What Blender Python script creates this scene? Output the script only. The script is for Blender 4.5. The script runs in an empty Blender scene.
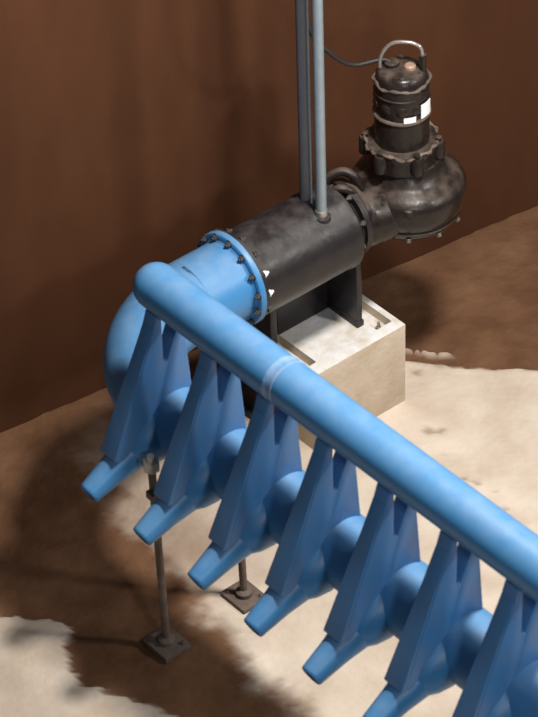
import bpy, bmesh, math, random
from mathutils import Vector, Matrix, noise
random.seed(7)
V = Vector
COL = bpy.context.scene.collection

# ---------------------------------------------------------------- materials
def new_mat(name):
    m = bpy.data.materials.new(name); m.use_nodes = True
    nt = m.node_tree; nt.nodes.clear()
    out = nt.nodes.new('ShaderNodeOutputMaterial')
    b = nt.nodes.new('ShaderNodeBsdfPrincipled')
    nt.links.new(b.outputs[0], out.inputs[0])
    return m, nt, b

def mat(name, base, second=None, rough=.5, metal=0., scale=6., amount=.5, bump=.15, bscale=40., spec=.5, detail=6, dust=None, dust_amt=0., dust_ramp=(.36, .62), stretch=(1, 1, 1), coat=0.):
    """two tone procedural surface with fine relief; dust = silt lying on upward faces"""
    m, nt, b = new_mat(name)
    N, L = nt.nodes.new, nt.links.new
    tc = N('ShaderNodeTexCoord'); mp = N('ShaderNodeMapping'); mp.inputs['Scale'].default_value = stretch
    L(tc.outputs['Object'], mp.inputs[0])
    n = N('ShaderNodeTexNoise'); n.inputs['Scale'].default_value = scale; n.inputs['Detail'].default_value = detail
    n.inputs['Roughness'].default_value = .62
    L(mp.outputs[0], n.inputs['Vector'])
    r = N('ShaderNodeValToRGB'); r.color_ramp.elements[0].position = .5 - .25*(1) ; r.color_ramp.elements[1].position = .75
    L(n.outputs['Fac'], r.inputs[0])
    mx = N('ShaderNodeMix'); mx.data_type = 'RGBA'
    mx.inputs[6].default_value = (*base, 1); mx.inputs[7].default_value = (*(second or base), 1)
    mu = N('ShaderNodeMath'); mu.operation = 'MULTIPLY'; mu.inputs[1].default_value = amount
    L(r.outputs[0], mu.inputs[0]); L(mu.outputs[0], mx.inputs[0])
    col = mx.outputs[2]
    if dust:
        g = N('ShaderNodeNewGeometry'); s = N('ShaderNodeSeparateXYZ'); L(g.outputs['Normal'], s.inputs[0])
        mr = N('ShaderNodeMapRange'); mr.inputs[1].default_value = .4; mr.inputs[2].default_value = .95; mr.inputs[4].default_value = dust_amt
        L(s.outputs[2], mr.inputs[0])
        n2 = N('ShaderNodeTexNoise'); n2.inputs['Scale'].default_value = 11; n2.inputs['Detail'].default_value = 7
        L(tc.outputs['Object'], n2.inputs['Vector'])
        r2 = N('ShaderNodeValToRGB'); r2.color_ramp.elements[0].position, r2.color_ramp.elements[1].position = dust_ramp
        L(n2.outputs['Fac'], r2.inputs[0])
        m2 = N('ShaderNodeMath'); m2.operation = 'MULTIPLY'; L(mr.outputs[0], m2.inputs[0]); L(r2.outputs[0], m2.inputs[1])
        mx2 = N('ShaderNodeMix'); mx2.data_type = 'RGBA'; L(m2.outputs[0], mx2.inputs[0]); L(col, mx2.inputs[6])
        mx2.inputs[7].default_value = (*dust, 1); col = mx2.outputs[2]
        mr3 = N('ShaderNodeMapRange'); mr3.inputs[3].default_value = rough; mr3.inputs[4].default_value = .9
        L(m2.outputs[0], mr3.inputs[0]); L(mr3.outputs[0], b.inputs['Roughness'])
    else:
        b.inputs['Roughness'].default_value = rough
    L(col, b.inputs['Base Color'])
    b.inputs['Metallic'].default_value = metal
    b.inputs['Specular IOR Level'].default_value = spec
    b.inputs['Coat Weight'].default_value = coat
    nb = N('ShaderNodeTexNoise'); nb.inputs['Scale'].default_value = bscale; nb.inputs['Detail'].default_value = 5
    L(tc.outputs['Object'], nb.inputs['Vector'])
    bp = N('ShaderNodeBump'); bp.inputs['Strength'].default_value = bump; bp.inputs['Distance'].default_value = .01
    L(nb.outputs['Fac'], bp.inputs['Height']); L(bp.outputs[0], b.inputs['Normal'])
    return m

BLUE = mat('blue_paint', (.042, .215, .48), (.07, .24, .46), rough=.38, scale=5, amount=.5, bump=.10, bscale=14, dust=(.36, .42, .47), dust_amt=.42, dust_ramp=(.1, 1.))
BLUE2 = mat('blue_paint_scuffed', (.042, .20, .47), (.13, .20, .32), rough=.45, scale=7, amount=.6, bump=.15, bscale=18, stretch=(3, 1, 1))
BLACK = mat('black_coating', (.014, .013, .015), (.030, .025, .024), rough=.34, spec=.35, scale=9, amount=.8, bump=.2, bscale=22, dust=(.085, .072, .07), dust_amt=.45)
PUMPM = mat('pump_casting', (.010, .008, .008), (.028, .020, .016), rough=.24, spec=.3, scale=13, amount=.9, bump=.35, bscale=20, dust=(.13, .095, .075), dust_amt=.6)
PUMPR = mat('pump_ring_worn', (.05, .038, .032), (.20, .155, .125), rough=.45, scale=18, amount=1., bump=.3, bscale=40)
GALV = mat('galvanised_steel', (.33, .40, .44), (.24, .29, .33), rough=.42, metal=.45, scale=20, amount=.7, bump=.08)
GALVD = mat('weathered_steel', (.11, .125, .15), (.17, .16, .17), rough=.5, metal=.35, scale=20, amount=.7, bump=.08)
STEEL = mat('bare_steel', (.55, .52, .48), (.3, .27, .24), rough=.3, metal=.7, scale=25, amount=.7, bump=.1)
PALE = mat('bolt_glint_white', (.85, .85, .83), (.7, .7, .68), rough=.35, bump=.05)  # white colour paints in the glint of shiny bolt heads
BOLTM = mat('dark_bolt_steel', (.035, .04, .05), (.10, .10, .10), rough=.45, metal=.3, scale=40, amount=.8)
RUBBER = mat('black_rubber', (.018, .014, .013), (.03, .024, .02), rough=.5, bump=.1)
RUST = mat('rusty_mud_steel', (.085, .060, .048), (.17, .125, .10), rough=.75, scale=14, amount=1., bump=.4, bscale=40)
LABEL = mat('white_label', (.9, .9, .9), (.8, .8, .8), rough=.4, bump=.02)
PINKST = mat('terminal_copper', (.34, .22, .17), (.2, .14, .11), rough=.5, bump=.1)
CONC = mat('block_concrete', (.62, .53, .43), (.46, .36, .25), rough=.92, scale=5, amount=.9, bump=.5, bscale=30, spec=.2, dust=(.72, .71, .69), dust_amt=1., dust_ramp=(.2, .6))

# ---------------------------------------------------------------- mesh helpers
def axes(d):
    d = d.normalized()
    a = V((0, 0, 1)) if abs(d.z) < .9 else V((1, 0, 0))
    x = a.cross(d).normalized(); return x, d.cross(x)

def lathe(bm, p0, d, prof, n=40, closed=True):
    """prof: list of (distance along axis, radius)"""
    p0 = V(p0); d = V(d).normalized(); x, y = axes(d); rings = []
    for (t, r) in prof:
        if r < 1e-5: rings.append([bm.verts.new(p0 + d*t)])
        else: rings.append([bm.verts.new(p0 + d*t + (x*math.cos(2*math.pi*k/n) + y*math.sin(2*math.pi*k/n))*r) for k in range(n)])
    for a, b in zip(rings, rings[1:]):
        if len(a) == 1 and len(b) == 1: continue
        for k in range(n):
            j = (k+1) % n
            if len(a) == 1: bm.faces.new((a[0], b[j], b[k]))
            elif len(b) == 1: bm.faces.new((a[k], a[j], b[0]))
            else: bm.faces.new((a[k], a[j], b[j], b[k]))
    if closed:
        if len(rings[0]) > 1: bm.faces.new(rings[0][::-1])
        if len(rings[-1]) > 1: bm.faces.new(rings[-1])
    return bm

def tube(bm, pts, rad, n=14, flat=None):
    pts = [V(p) for p in pts]; rs = rad if isinstance(rad, (list, tuple)) else [rad]*len(pts)
    x = None; rings = []
    for i, p in enumerate(pts):
        t = (pts[min(i+1, len(pts)-1)] - pts[max(i-1, 0)]).normalized()
        if x is None: x = axes(t)[0]
        x = (x - t*x.dot(t)).normalized(); y = t.cross(x)
        rings.append([bm.verts.new(p + (x*math.cos(2*math.pi*k/n) + y*math.sin(2*math.pi*k/n))*rs[i]) for k in range(n)])
    for a, b in zip(rings, rings[1:]):
        for k in range(n):
            j = (k+1) % n; bm.faces.new((a[k], a[j], b[j], b[k]))
    bm.faces.new(rings[0][::-1]); bm.faces.new(rings[-1]); return bm

def smooth_path(pts, n=8):
    pts = [V(p) for p in pts]; P = [pts[0]*2-pts[1]] + pts + [pts[-1]*2-pts[-2]]; out = []
    for i in range(1, len(P)-2):
        for k in range(n):
            t = k/n; a, b, c, d = P[i-1:i+3]
            out.append(.5*((2*b)+(c-a)*t+(2*a-5*b+4*c-d)*t*t+(3*b-a-3*c+d)*t**3))
    out.append(pts[-1]); return out

def box(bm, lo, hi, M=None):
    lo, hi = V(lo), V(hi); M = M or Matrix()
    v = [bm.verts.new(M @ V((x, y, z))) for x in (lo.x, hi.x) for y in (lo.y, hi.y) for z in (lo.z, hi.z)]
    for f in ((0,1,3,2),(4,6,7,5),(0,4,5,1),(2,3,7,6),(0,2,6,4),(1,5,7,3)): bm.faces.new([v[i] for i in f])
    return bm

def prism(bm, poly, f0, f1):
    """poly of 2D points, f0/f1 map a 2D point to the two end faces"""
    a = [bm.verts.new(V(f0(p))) for p in poly]; b = [bm.verts.new(V(f1(p))) for p in poly]
    n = len(poly); bm.faces.new(a[::-1]); bm.faces.new(b)
    for k in range(n): bm.faces.new((a[k], a[(k+1) % n], b[(k+1) % n], b[k]))
    return bm

def hexbolt(bm, p, d, r=.016, h=.016, stud=.0):
    lathe(bm, p, d, [(0, r), (h*.85, r), (h, r*.86)], 6)
    lathe(bm, p, d, [(-.002, r*1.3), (.003, r*1.3)], 14)
    if stud: lathe(bm, V(p)+V(d).normalized()*h, d, [(0, r*.5), (stud, r*.5), (stud+.003, r*.35)], 10)
    return bm

def obj(name, bm, m, parent=None, bevel=0., loc=None, sharp=38):
    bmesh.ops.recalc_face_normals(bm, faces=bm.faces)
    if bevel:
        es = [e for e in bm.edges if len(e.link_faces) == 2 and e.calc_face_angle(0) > math.radians(40)]
        bmesh.ops.bevel(bm, geom=es, offset=bevel, segments=2, affect='EDGES', profile=.6, clamp_overlap=True)
    for e in bm.edges:
        if len(e.link_faces) == 2 and e.calc_face_angle(0) > math.radians(sharp): e.smooth = False
    for f in bm.faces: f.smooth = True
    me = bpy.data.meshes.new(name); bm.to_mesh(me); bm.free()
    me.materials.append(m)
    o = bpy.data.objects.new(name, me); COL.objects.link(o)
    if parent:
        o.parent = parent
        # meshes are written in world coordinates: shift into the frame of the top-level thing
        base = V((0, 0, 0)); q = parent
        while q: base += q.location; q = q.parent
        me.transform(Matrix.Translation(-base))
    return o

def thing(name, label, cat, loc=(0, 0, 0), group=None):
    o = bpy.data.objects.new(name, None); o.empty_display_size = .1; COL.objects.link(o); o.location = loc
    o['label'] = label; o['category'] = cat
    if group: o['group'] = group
    return o
def tag(o, label, cat, group=None):
    o['label'] = label; o['category'] = cat
    if group: o['group'] = group
    return o
B = bmesh.new

# ---------------------------------------------------------------- setting
def sstep(a, b, x):
    t = max(0, min(1, (x-a)/(b-a))); return t*t*(3-2*t)
def fbm(x, y, s, seed=0., o=5):
    return noise.fractal(V((x*s+seed, y*s-seed*.7, seed*1.3)), .9, 2.1, o)
def wall_x(y): return -1.085 + .142*y
def edge_dist(pts, x, y):
    """height of (x, y) above a polyline given as y of x"""
    if x <= pts[0][0]: return y - pts[0][1]
    for (x0, y0), (x1, y1) in zip(pts, pts[1:]):
        if x <= x1: return y - (y0+(y1-y0)*(x-x0)/(x1-x0))
    return y - pts[-1][1]
SCREED_BACK = [(-.9, .12), (-.40, .22), (-.30, .22), (-.16, .31), (.0, .45), (.31, .76), (.6, 1.05), (2.5, 2.9)]
SCREED_FRONT = [(-1.5, -2.80), (-.14, -2.77), (.09, -2.55), (.17, -2.50), (.30, -2.64), (.42, -2.72), (.56, -2.74), (.83, -2.60), (1.03, -2.55), (1.3, -2.42), (3, -2.30)]
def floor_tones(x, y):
    """how much pale screed / how much dark wet silt and painted manifold shade lies at a place of the floor"""
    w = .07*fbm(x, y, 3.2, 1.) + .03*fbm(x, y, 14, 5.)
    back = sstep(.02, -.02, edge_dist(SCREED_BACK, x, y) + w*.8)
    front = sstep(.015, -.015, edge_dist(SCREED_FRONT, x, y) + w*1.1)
    # mud and painted shade lying under the manifold and along the wall, from the front edge back to about the pipe
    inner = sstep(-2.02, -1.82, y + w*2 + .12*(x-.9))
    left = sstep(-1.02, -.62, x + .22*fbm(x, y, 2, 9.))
    left *= 1 - .55*sstep(.75, .15, x + .15*fbm(x, y, 3, 6.))*sstep(-1.25, -1.65, y)  # cast shade of the manifold, painted in as a browner floor tone
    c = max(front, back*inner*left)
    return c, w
def floor_mat():
    m, nt, b = new_mat('screed_silt_and_shade'); N, L = nt.nodes.new, nt.links.new
    at = N('ShaderNodeAttribute'); at.attribute_name = 'screed'
    tc = N('ShaderNodeTexCoord')
    def tone(a, c, s, p0=.35, p1=.68):
        n = N('ShaderNodeTexNoise'); n.inputs['Scale'].default_value = s; n.inputs['Detail'].default_value = 8; L(tc.outputs['Object'], n.inputs['Vector'])
        r = N('ShaderNodeValToRGB'); r.color_ramp.elements[0].position = p0; r.color_ramp.elements[1].position = p1
        r.color_ramp.elements[0].color = (*a, 1); r.color_ramp.elements[1].color = (*c, 1); L(n.outputs['Fac'], r.inputs[0]); return r
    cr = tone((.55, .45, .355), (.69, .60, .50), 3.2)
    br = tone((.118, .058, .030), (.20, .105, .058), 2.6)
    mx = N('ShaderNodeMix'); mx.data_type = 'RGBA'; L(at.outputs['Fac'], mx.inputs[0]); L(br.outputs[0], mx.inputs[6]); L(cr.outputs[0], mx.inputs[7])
    L(mx.outputs[2], b.inputs['Base Color'])
    mr = N('ShaderNodeMapRange'); mr.inputs[3].default_value = .75; mr.inputs[4].default_value = .95; L(at.outputs['Fac'], mr.inputs[0]); L(mr.outputs[0], b.inputs['Roughness'])
    b.inputs['Specular IOR Level'].default_value = .08
    nb = N('ShaderNodeTexNoise'); nb.inputs['Scale'].default_value = 24; nb.inputs['Detail'].default_value = 7; L(tc.outputs['Object'], nb.inputs['Vector'])
    bp = N('ShaderNodeBump'); bp.inputs['Strength'].default_value = .35; bp.inputs['Distance'].default_value = .02; L(nb.outputs['Fac'], bp.inputs['Height']); L(bp.outputs[0], b.inputs['Normal'])
    return m
SPOTS = [(.29, -.065, .05), (.33, -.02, .03), (.717, -.193, .035), (.78, -.16, .03), (.888, -.126, .03), (.96, -.15, .02), (1.03, -.2, .022), (1.101, -.253, .035), (-.14, .22, .05), (1.25, -.3, .03), (.5, -.13, .02)]
def build_floor():
    bm = B(); x0, x1, y0, y1, st = -1.9, 5.2, -5.2, 4.4, .0275
    nx, ny = int((x1-x0)/st), int((y1-y0)/st)
    lay = bm.verts.layers.float.new('screed'); g = []
    for i in range(nx+1):
        row = []
        for j in range(ny+1):
            x, y = x0+i*st, y0+j*st
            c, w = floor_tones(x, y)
            for (sx, sy, sr) in SPOTS:
                d = math.hypot(x-sx, (y-sy)*1.3) + .02*fbm(x, y, 20, 3.)
                c *= 1 - .55*sstep(sr, sr*.3, d)
            rd = abs((y-.33) - .72*(x+.31)) + .012*fbm(x, y, 16, 8.)
            ridge = sstep(.03, .008, rd)*sstep(-.42, -.34, x)*sstep(-.08, -.15, x)
            c = max(c, .75*ridge)
            z = .022*c + .015*ridge + .008*fbm(x, y, 5, 2.)*(1-c*.7) + .02*(1-c)*sstep(.25, .0, abs(fbm(x, y, 1.6, 4.)))*.5 - .012
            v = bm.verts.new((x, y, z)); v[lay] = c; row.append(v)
        g.append(row)
    for i in range(nx):
        for j in range(ny): bm.faces.new((g[i][j], g[i+1][j], g[i+1][j+1], g[i][j+1]))
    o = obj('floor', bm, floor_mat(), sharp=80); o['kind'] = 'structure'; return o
build_floor()

WALLM = mat('brown_tank_wall', (.058, .022, .0105), (.100, .040, .0185), rough=.8, scale=1.3, amount=.9, bump=.25, bscale=9, spec=.12, stretch=(1, 1, .35))
bm = B()
n = 90; rows = 40; g = []
for i in range(n+1):
    y = -6 + 12*i/n
    g.append([bm.verts.new((wall_x(y) + .006*math.sin(y*3) + .01*noise.noise(V((y*2, k*.3, 0))), y, -.05 + 5.2*k/rows)) for k in range(rows+1)])
bk = [[bm.verts.new((wall_x(-6+12*i/n)-.15, -6+12*i/n, z)) for z in (-.05, 5.15)] for i in (0, n)]
for i in range(n):
    for k in range(rows): bm.faces.new((g[i][k], g[i+1][k], g[i+1][k+1], g[i][k+1]))
bm.faces.new((bk[0][0], bk[0][1], bk[1][1], bk[1][0]))
w = obj('wall_back', bm, WALLM, sharp=80); w['kind'] = 'structure'

# ---------------------------------------------------------------- concrete block under the black pipe
def boolean_cut(bm, cutters):
    me = bpy.data.meshes.new('tmp'); bmesh.ops.recalc_face_normals(bm, faces=bm.faces); bm.to_mesh(me); bm.free()
    o = bpy.data.objects.new('tmp', me); COL.objects.link(o); cs = []
    for c in cutters:
        bmesh.ops.recalc_face_normals(c, faces=c.faces)
        cm = bpy.data.meshes.new('c'); c.to_mesh(cm); c.free(); co = bpy.data.objects.new('c', cm); COL.objects.link(co); cs.append(co)
        md = o.modifiers.new('b', 'BOOLEAN'); md.operation = 'DIFFERENCE'; md.object = co; md.solver = 'EXACT'
    bpy.context.view_layer.update()
    em = o.evaluated_get(bpy.context.evaluated_depsgraph_get()).to_mesh()
    r = B(); r.from_mesh(em); o.evaluated_get(bpy.context.evaluated_depsgraph_get()).to_mesh_clear()
    for q in cs+[o]:
        d = q.data; bpy.data.objects.remove(q); bpy.data.meshes.remove(d)
    return r
BX0, BX1, BY0, BY1, BZ = -.44, .0, -.66, .012, .569
block = thing('concrete_block', 'pale concrete plinth block standing on the floor under the black pipe', 'block', (-.22, -.32, 0))
bm = box(B(), (BX0, BY0, -.01), (BX1, BY1, BZ))
bm = boolean_cut(bm, [box(B(), (-.41, -.622, BZ-.07), (-.09, -.575, BZ+.1)), box(B(), (-.37, -.140, BZ-.06), (-.075, -.028, BZ+.1))])
obj('block_body', bm, CONC, block, bevel=.006)
bo = B(); hexbolt(bo, (-.125, -.08, BZ-.06), (0, 0, 1), .017, .018, .03)
obj('anchor_bolt', bo, STEEL, block)['label'] = 'steel anchor bolt in the slot of the block top'
bo = B(); hexbolt(bo, (-.33, -.60, BZ-.07), (0, 0, 1), .015, .016, .02); obj('anchor_bolt', bo, STEEL, block)

# ---------------------------------------------------------------- blue aerator manifold
SX, SZ, HY, AZ, AR, PR, HR = -.25, 1.30, -1.95, 2.10, .120, .228, .182
FY = -1.0
mani = thing('jet_aerator_manifold', 'blue painted manifold of pipes with a row of seven slanting jet nozzles', 'aerator', (0, HY, 0))
XE = 4.1
# supply pipe
sp = B(); lathe(sp, (SX, FY, SZ), (0, -1, 0), [(0, PR), (.50, PR)], 56)
supply = obj('supply_pipe', sp, BLUE, mani)
fl = B(); lathe(fl, (SX, FY, SZ), (0, -1, 0), [(.0, .274), (.030, .274), (.036, .268), (.036, PR+.010), (.045, PR+.003)], 64)
flange = obj('pipe_flange', fl, BLUE, supply, sharp=50)
for k in range(14):
    a = 2*math.pi*(k+.35)/14
    hb = B(); hexbolt(hb, (SX+.254*math.cos(a), FY-.036, SZ+.254*math.sin(a)), (0, -1, 0), .017, .018, .008)
    obj('bolt', hb, BOLTM, supply)
# elbow: supply comes along -Y and bends to +X
RB = .62
el = B(); cx, cy = SX+RB, HY+RB; pts = []
for k in range(25):
    a = math.pi + (math.pi/2)*k/24
    pts.append((cx+RB*math.cos(a), cy+RB*math.sin(a), SZ))
rs = [PR+(HR-PR)*k/24 for k in range(25)]
tube(el, [(SX, cy+.02, SZ)]+pts+[(cx+.02, HY, SZ)], [PR]+rs+[HR], 56)
obj('elbow', el, BLUE, mani)
hd = B(); lathe(hd, (cx, HY, SZ), (1, 0, 0), [(0, HR), (XE-cx, HR)], 56)
lathe(hd, (cx-.006, HY, SZ), (1, 0, 0), [(0, HR), (.004, HR+.006), (.012, HR+.006), (.016, HR)], 56)
obj('header_pipe', hd, BLUE, mani)
# air pipe with closed round end
ax0 = .34
ap = B(); lathe(ap, (ax0, HY, AZ), (1, 0, 0), [(-AR*math.cos(t*math.pi/20), AR*math.sin(t*math.pi/20)) if t else (-AR, 0) for t in range(0, 11)] + [(XE-ax0, AR)], 48)
air = obj('air_pipe', ap, BLUE, mani)
cp = B(); lathe(cp, (1.275, HY, AZ), (1, 0, 0), [(0, AR-.002), (.004, AR+.003), (.012, AR+.004), (.018, AR+.001), (.052, AR+.001), (.058, AR+.004), (.066, AR+.003), (.070, AR-.002)], 48)
c_ = obj('weld_band', cp, mat('blue_paint_worn', (.05, .22, .48), (.45, .52, .60), rough=.35, scale=11, amount=.6, bump=.2), air); c_['label'] = 'scuffed weld band on the blue air pipe'
# ejector units
U0, US = .382, .428
def unit(x):
    hw = .062
    # body: flat sided shell between header, nozzle and air pipe, with the V opening under the pipe
    pr = [(-2.335, 1.245), (-2.300, 1.335), (-2.050, 1.93), (-2.028, 2.0), (-1.998, 2.0), (-2.000, 1.70), (-1.975, 1.69), (-1.905, 1.87), (-1.895, 1.99), (-1.868, 1.99), (-1.858, 1.80), (-1.840, 1.40), (-1.85, 1.22), (-2.02, 1.14), (-2.16, 1.15)]
    b = B()
    prism(b, pr, lambda p: (x-hw*(1.0 if p[1] < 1.6 else .72), p[0], p[1]), lambda p: (x+hw*(1.0 if p[1] < 1.6 else .72), p[0], p[1]))
    body = obj('ejector', b, BLUE2, mani, bevel=.009)
    # slanting channel on the front, overhanging the nozzle a little
    b = B(); s = V((0, -2.010+2.345, 2.0-1.240)).normalized(); nrm = V((0, -s.z, s.y))
    p0 = V((x, -2.345, 1.240)); L_ = .745
    M = Matrix((( 1, 0, 0, x), (0, nrm.y, s.y, p0.y), (0, nrm.z, s.z, p0.z), (0, 0, 0, 1)))
    w0, w1 = .062, .038
    v = [b.verts.new(M @ V(q)) for q in ((-w0, -.02, 0), (w0, -.02, 0), (w0, .016, 0), (-w0, .016, 0), (-w1, -.02, L_), (w1, -.02, L_), (w1, .012, L_), (-w1, .012, L_))]
    for f in ((0,1,2,3),(4,7,6,5),(0,4,5,1),(1,5,6,2),(2,6,7,3),(3,7,4,0)): b.faces.new([v[i] for i in f])
    obj('air_duct', b, BLUE2, body, bevel=.008)
    # mixing body swelling out of the header
    d = V((0, -.54, -.235)).normalized(); c0 = V((x, -1.95, 1.31))
    b = B(); lathe(b, c0, d, [(0, .155), (.12, .158), (.19, .150), (.26, .125), (.30, .098)], 36)
    obj('mixing_chamber', b, BLUE, body)
    # nozzle
    b = B(); lathe(b, c0, d, [(.17, .108), (.30, .099), (.42, .078), (.575, .062), (.586, .060), (.591, .055), (.591, .050), (.583, .047), (.583, 0)], 36, closed=False)
    obj('nozzle', b, BLUE, body)
for k in range(7): unit(U0+US*k)

# ---------------------------------------------------------------- stands under the manifold
def stand(x, label):
    t = thing('pipe_stand', label, 'stand', (x, HY, 0))
    for y in (HY-.29, HY+.24):
        b = B(); tube(b, [(x, y, .03), (x-.03, y, 1.27 if y < HY else 1.12)], .021, 14)
        lathe(b, (x, y, .03), (0, 0, 1), [(0, .045), (.03, .045), (.045, .022)], 16)
        leg = obj('leg', b, RUST, t)
        b = B(); box(b, (x-.10, y-.085, -.004), (x+.10, y+.085, .034)); obj('base_plate', b, RUST, leg, bevel=.006)
        for sx, sy in ((-1, -1), (1, 1)):
            b = B(); hexbolt(b, (x+.07*sx, y+.055*sy, .034), (0, 0, 1), .011, .012, .008); obj('bolt', b, RUST, leg)
        b = B(); lathe(b, (x-.03, y, 1.23 if y < HY else 1.10), (0, 0, 1), [(0, .044), (.055, .044), (.06, .022), (.09, .022)], 6)
        obj('leg_nut', b, mat('pale_fitting', (.62, .56, .46), (.38, .32, .26), rough=.6) if y < HY else RUST, leg)
    b = B(); box(b, (x-.04, HY-.33, 1.055), (x+.02, HY+.28, 1.10)); obj('cross_bar', b, RUST, t, bevel=.004)
stand(.62, 'rusty two legged pipe stand with muddy base plates under the blue manifold')

# ---------------------------------------------------------------- black discharge pipe with foot
disc = thing('discharge_pipe', 'thick black coated pipe with foot on the pale concrete block, bolted to the blue pipe', 'pipe', (SX, -.3, BZ))
b = B(); lathe(b, (SX, FY+.004, SZ), (0, 1, 0), [(0, .268), (.020, .268), (.024, .262), (.024, .22), (.03, .22)], 64); lathe(b, (SX, FY+.026, SZ-.018), (0, 1, 0), [(0, .248), (.64, .250), (.655, .256), (.68, .256), (.70, .235), (.73, .19), (.745, .19)], 64)
body = obj('pipe_body', b, BLACK, disc, sharp=45)
for k in range(14):
    a = 2*math.pi*(k+.2)/14
    hb = B(); hexbolt(hb, (SX+.254*math.cos(a), FY+.028, SZ+.254*math.sin(a)), (0, 1, 0), .017, .02, .012)
    near = k in (0, 1)
    o = obj('flange_bolt', hb, PALE if near else BOLTM, body)
    if near: o['label'] = 'bolt on the black flange with its glint painted white'
# elbow flange by the pump and its bolts
b = B(); lathe(b, (SX, -.24, SZ), (0, 1, 0), [(0, .225), (.036, .225), (.040, .215), (.040, .18), (.042, .18)], 56)
pf = obj('pump_flange', b, BLACK, disc)
for k in range(8):
    a = 2*math.pi*(k+.5)/8
    hb = B(); hexbolt(hb, (SX+.205*math.cos(a), -.242, SZ+.205*math.sin(a)), (0, -1, 0), .014, .014, .006); obj('bolt', hb, PUMPR, pf)
# foot: tapering casting down to the block
b = B()
secs = [(1.30, -.46, -.13, -.245, -.20), (1.12, -.49, -.135, -.235, -.20), (.85, -.50, -.150, -.215, -.172), (.60, -.51, -.155, -.21, -.172)]
rg = [[b.verts.new((xx, yy, z)) for xx, yy in ((x0, y0), (x1, y0), (x1, y1), (x0, y1))] for z, x0, x1, y0, y1 in secs]
for p, q in zip(rg, rg[1:]):
    for k in range(4): b.faces.new((p[k], p[(k+1) % 4], q[(k+1) % 4], q[k]))
b.faces.new(rg[0]); b.faces.new(rg[-1][::-1])
foot = obj('foot', b, BLACK, disc, bevel=.012)
b = B(); box(b, (-.435, -.215, BZ), (-.150, -.165, BZ+.04)); obj('foot_plate', b, BLACK, foot, bevel=.006)
b = B(); box(b, (-.60, -.722, -.01), (-.295, -.675, 1.14)); box(b, (-.62, -.76, -.01), (-.28, -.672, .03))
obj('leg_and_shade_plate', b, BLACK, disc, bevel=.006)  # leg widened into a black plate that stands in for shade below the pipe
b = B(); prism(b, [(-.215, BZ+.001), (-.215, 1.15), (-.64, 1.15), (-.60, .98), (-.58, BZ+.001)], lambda p: (-.44, p[0], p[1]), lambda p: (-.40, p[0], p[1]))
obj('shade_web', b, BLACK, foot, bevel=.006)  # added black plate, stands in for the shade between pipe and block
# claw and cast lugs between rail feet and pump
b = B()
tube(b, smooth_path([(SX-.08, -.30, 1.49), (SX-.07, -.26, 1.555), (SX-.03, -.20, 1.585), (SX+.02, -.16, 1.56), (SX+.05, -.13, 1.48)], 6), .026, 12)
tube(b, smooth_path([(SX-.02, -.31, 1.48), (SX+.02, -.27, 1.53), (SX+.06, -.22, 1.51), (SX+.08, -.19, 1.44)], 6), .026, 12)
obj('guide_claw', b, PUMPM, disc)
b = B(); lathe(b, (-.145, -.468, 1.45), (0, 0, 1), [(0, .055), (.050, .052), (.054, .04), (.054, 0)], 20); lathe(b, (-.29, -.459, 1.47), (0, 0, 1), [(0, .052), (.058, .048), (.060, 0)], 20)
obj('rail_bracket', b, BLACK, disc)

# ---------------------------------------------------------------- guide rails, lifting wire
r1 = B(); tube(r1, [(-.145, -.468, 1.505), (-.145, -.468, 5.2)], .0300, 20)
rail = thing('guide_rail', 'bright galvanised steel guide rail rising from the black pipe, nearer of the pair', 'rail', (-.145, -.468, 1.505), 'guide rails')
obj('rail_tube', r1, GALV, rail)
r1 = B(); lathe(r1, (-.145, -.468, 1.505), (0, 0, 1), [(0, .034), (.035, .034), (.036, .030)], 20); obj('rail_foot', r1, STEEL, rail)
r2 = B(); tube(r2, [(-.290, -.459, 1.53), (-.290, -.459, 5.2)], .0265, 20)
rail2 = thing('guide_rail', 'dull dark grey steel guide rail standing just behind the bright one, left of it', 'rail', (-.290, -.459, 1.53), 'guide rails')
obj('rail_tube', r2, GALVD, rail2)
r3 = B(); tube(r3, [(-.230, -.465, 1.535), (-.230, -.465, 5.2)], .007, 8)
tag(obj('lifting_wire', r3, GALV), 'thin grey steel lifting wire running upright between the two guide rails', 'wire')
for o in (rail, rail2): del o['group']

# ---------------------------------------------------------------- submersible pump
PX, PY = -.20, .165
pump = thing('submersible_pump', 'black muddy submersible pump with a lifting bail, hanging on the end of the black pipe', 'pump', (PX, PY, 1.17))
AX = V((-.005, .0, 1)).normalized()
def PL(prof, n=48):
    return lathe(B(), V((PX, PY, 1.3)) - AX*1.3, AX, prof, n)
def PP(r, deg, z):
    a = math.radians(deg); return V((PX, PY, 1.3)) + AX*(z-1.3) + V((r*math.cos(a), r*math.sin(a), 0))
# volute: round shouldered spiral casting, its outlet leaving towards the black pipe
b = B(); NU = 72
prof = [(1.130, .0), (1.130, .15), (1.137, .21), (1.165, .262), (1.200, .290), (1.222, .298), (1.230, .291), (1.238, .291), (1.246, .303), (1.300, .314), (1.350, .320), (1.385, .317), (1.415, .303), (1.438, .278), (1.455, .245), (1.475, .210), (1.56, .180)]
rings = []
for z, r in prof:
    if r == 0: rings.append([b.verts.new((PX, PY, z))]); continue
    ring = []
    for k in range(NU):
        u = 2*math.pi*k/NU
        f = ((u - math.pi*1.25) % (2*math.pi))/(2*math.pi)
        g_ = 1 + (.055*(f-.5) if r > .21 else 0)*sstep(0, .06, f)*1
        ring.append(b.verts.new((PX+.02+r*g_*math.cos(u), PY+.03+r*g_*math.sin(u), z + (.006*noise.noise(V((math.cos(u)*2, math.sin(u)*2, z*9))))))) 
    rings.append(ring)
for p, q in zip(rings, rings[1:]):
    for k in range(NU):
        jn = (k+1) % NU
        if len(p) == 1: b.faces.new((p[0], q[jn], q[k]))
        else: b.faces.new((p[k], p[jn], q[jn], q[k]))
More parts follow.
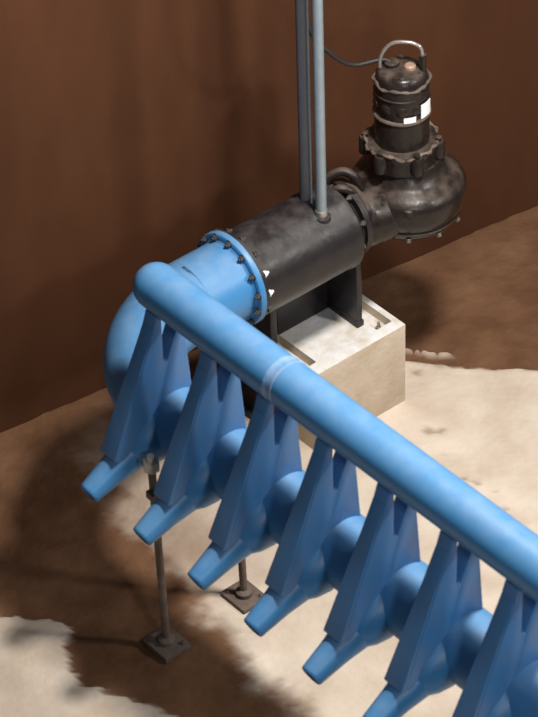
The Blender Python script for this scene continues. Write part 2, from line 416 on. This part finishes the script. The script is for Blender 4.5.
b.faces.new(rings[-1])
tube(b, smooth_path([(PX+.02, PY-.02, 1.295), (PX+.045, PY-.16, 1.295), (PX+.03, PY-.26, 1.295), (SX+.04, -.165, SZ)], 8), [.165]*17+[.17]*4+[.175]*4, 36)
vol = obj('volute', b, PUMPM, pump, sharp=50)
b = B(); lathe(b, (SX, -.195, SZ), (0, 1, 0), [(0, .215), (.030, .215), (.036, .205), (.036, .17), (.07, .155)], 48); obj('outlet_flange', b, PUMPM, vol)
for k in range(7):
    a = math.radians(-150+36*k)
    b = B(); hexbolt(b, (PX+.02+.278*math.cos(a), PY+.03+.278*math.sin(a), 1.183), (math.cos(a)*.7, math.sin(a)*.7, -.7), .014, .018); obj('volute_bolt', b, PUMPR, vol)
for k, (a, zz) in enumerate(((-80, 1.38), (-35, 1.38), (15, 1.38))):
    p = PP(.285, a, zz+.02); b = B(); lathe(b, p - V((0, 0, .03)), (0, 0, 1), [(0, .034), (.028, .030), (.036, .018), (.036, 0)], 16); obj('volute_boss', b, PUMPM, vol)
# clamp flange with lugs, silted ragged rim
b = PL([(1.53, .175), (1.545, .192), (1.62, .192), (1.64, .200), (1.672, .200), (1.68, .16)])
cl = obj('clamp_flange', b, PUMPM, pump, sharp=45)
b = B(); pts = [PP(.199+.007*math.sin(k*1.7), 360*k/60, 1.672+.012*math.sin(k*.55)) for k in range(61)]
tube(b, pts, [.009+.004*math.sin(k*2.3) for k in range(61)], 8); obj('flange_rim', b, PUMPR, cl)
for k in range(6):
    b = B(); p = PP(.200, -78+60*k, 1.56)
    lathe(b, p, (0, 0, 1), [(0, .026), (.008, .036), (.10, .036), (.112, .028)], 16)
    lathe(b, p+V((0, 0, .112)), (0, 0, 1), [(0, .019), (.022, .019), (.024, .015)], 6)
    obj('clamp_lug', b, PUMPM, cl)
obj('lower_housing', PL([(1.66, .140), (1.675, .152), (1.82, .150), (1.84, .148), (1.875, .148)]), PUMPM, pump)
obj('housing_band', PL([(1.852, .148), (1.856, .157), (1.864, .160), (1.872, .157), (1.876, .148)]), PUMPR, pump)
mot = obj('motor_housing', PL([(1.86, .144), (1.90, .150), (2.05, .149), (2.07, .146), (2.08, .13)]), PUMPM, pump)
obj('housing_rib', PL([(1.995, .146), (2.00, .154), (2.008, .154), (2.013, .146)]), PUMPM, mot)
for k in range(8):
    c = V((math.cos(math.radians(-150+36*k)), math.sin(math.radians(-150+36*k)), 0))
    b = B(); lathe(b, PP(.138, -150+36*k, 1.94), c, [(0, .034), (.012, .032), (.020, .020), (.022, 0)], 16); obj('housing_knob', b, PUMPM, mot)
cap = obj('top_cover', PL([(2.05, .140), (2.07, .147), (2.09, .142), (2.115, .132), (2.130, .118), (2.138, .09), (2.140, 0)]), PUMPM, pump)
b = B(); pts = [PP(.149+.006*math.sin(k*1.1), 360*k/48, 2.072+.007*math.sin(k*.8)) for k in range(49)]
tube(b, pts, [.0085+.003*math.sin(k*1.9) for k in range(49)], 8); obj('cover_rim', b, PUMPR, cap)
for k in range(6):
    b = B(); hexbolt(b, PP(.105, -100+60*k, 2.122), AX, .014, .016); obj('cover_bolt', b, BOLTM, cap)
b = B(); lathe(b, PP(.045, 40, 2.125), AX, [(0, .034), (.028, .032), (.036, .022), (.036, 0)], 20); obj('terminal_plug', b, PINKST, cap)
b = B(); lathe(b, PP(.06, 200, 2.125), AX, [(0, .045), (.03, .042), (.038, .03), (.038, 0)], 20); obj('cable_boss', b, PUMPM, cap)
def patch(a0, a1, z0, z1, r=.1535, n=8):
    b = B(); vs = []
    for i in range(n+1):
        a = a0+(a1-a0)*i/n
        vs.append([b.verts.new(PP(rr, a, z)) for rr, z in ((r, z0), (r, z1), (r+.003, z1), (r+.003, z0))])
    for p, q in zip(vs, vs[1:]):
        for k in range(4): b.faces.new((p[k], p[(k+1) % 4], q[(k+1) % 4], q[k]))
    b.faces.new(vs[0]); b.faces.new(vs[-1][::-1]); return b
obj('name_plate', patch(-2, 28, 1.885, 1.975, .160), LABEL, mot)['label'] = 'white plate on the right side of the motor'
obj('name_plate', patch(-38, -14, 1.880, 1.915, .160), LABEL, mot)['label'] = 'small white plate low on the motor front'
# bail handle
hp = smooth_path([PP(.115, 222, 2.10), PP(.115, 222, 2.18), PP(.090, 222, 2.245), PP(.045, 222, 2.29), PP(.02, 42, 2.30), PP(.075, 42, 2.29), PP(.108, 42, 2.25), PP(.115, 42, 2.11)], 8)
b = B(); tube(b, hp, .0105, 12); obj('lifting_bail', b, STEEL, pump)
b = B(); tube(b, [PP(.114, 42, 2.10), PP(.112, 42, 2.225)], .020, 12); obj('bail_sleeve', b, PUMPM, pump)
# power cable loops from the cover back past the rails
b = B(); tube(b, smooth_path([PP(.06, 200, 2.15), PP(.11, 215, 2.17), (-.34, -.03, 2.175), (-.36, -.11, 2.22), (-.38, -.19, 2.31), (-.42, -.28, 2.46), (-.47, -.35, 2.8), (-.50, -.38, 3.8)], 8), .013, 12)
obj('power_cable', b, RUBBER, pump)

# ---------------------------------------------------------------- light and camera
def lamp(name, kind, loc, target, energy, col, size):
    l = bpy.data.lights.new(name, kind); l.energy = energy; l.color = col
    if kind == 'AREA': l.shape = 'DISK'; l.size = size
    elif kind == 'SUN': l.angle = size
    else: l.shadow_soft_size = size
    o = bpy.data.objects.new(name, l); COL.objects.link(o); o.location = loc
    o.rotation_euler = (V(target)-V(loc)).to_track_quat('-Z', 'Y').to_euler(); return o
lamp('key_lamp', 'AREA', (2.0, -.75, 6.4), (.7, -.9, 0), 430, (1, .95, .89), .65)
lamp('second_lamp', 'AREA', (5.6, 2.2, 5.6), (.3, -.6, .6), 200, (1, .96, .92), .6)
lamp('front_lamp', 'AREA', (8.4, -4.6, 6.6), (.8, -1.6, .8), 150, (.94, .97, 1), .7)

wd = bpy.data.worlds.new('World'); bpy.context.scene.world = wd; wd.use_nodes = True
wd.node_tree.nodes['Background'].inputs[0].default_value = (.85, .93, 1, 1)
wd.node_tree.nodes['Background'].inputs[1].default_value = .075

cam = bpy.data.cameras.new('Camera'); co = bpy.data.objects.new('Camera', cam); COL.objects.link(co)
al, th, ro = map(math.radians, (51, 40, -2))
rt = V((math.cos(al), math.sin(al), 0)); fh = V((-math.sin(al), math.cos(al), 0))
fw = fh*math.cos(th)-V((0, 0, math.sin(th))); up = fh*math.sin(th)+V((0, 0, math.cos(th)))
R_ = rt*math.cos(ro)+up*math.sin(ro); U_ = up*math.cos(ro)-rt*math.sin(ro)
D, SC = 18., 175.; f = D*SC
u_, v_ = (404-269)/f, -(402-358.5)/f
C_ = -(fw+R_*u_+U_*v_)*D
M = Matrix.Identity(4)
for i in range(3): M[i][0], M[i][1], M[i][2], M[i][3] = R_[i], U_[i], -fw[i], C_[i]
co.matrix_world = M
cam.sensor_fit = 'VERTICAL'; cam.sensor_height = 24; cam.lens = f/717*24; cam.clip_end = 200
cam.dof.use_dof = True; cam.dof.focus_distance = 18.2; cam.dof.aperture_fstop = 2.2
sc = bpy.context.scene; sc.camera = co
sc.view_settings.view_transform = 'Standard'; sc.view_settings.look = 'None'; sc.view_settings.exposure = 0; sc.view_settings.gamma = 1
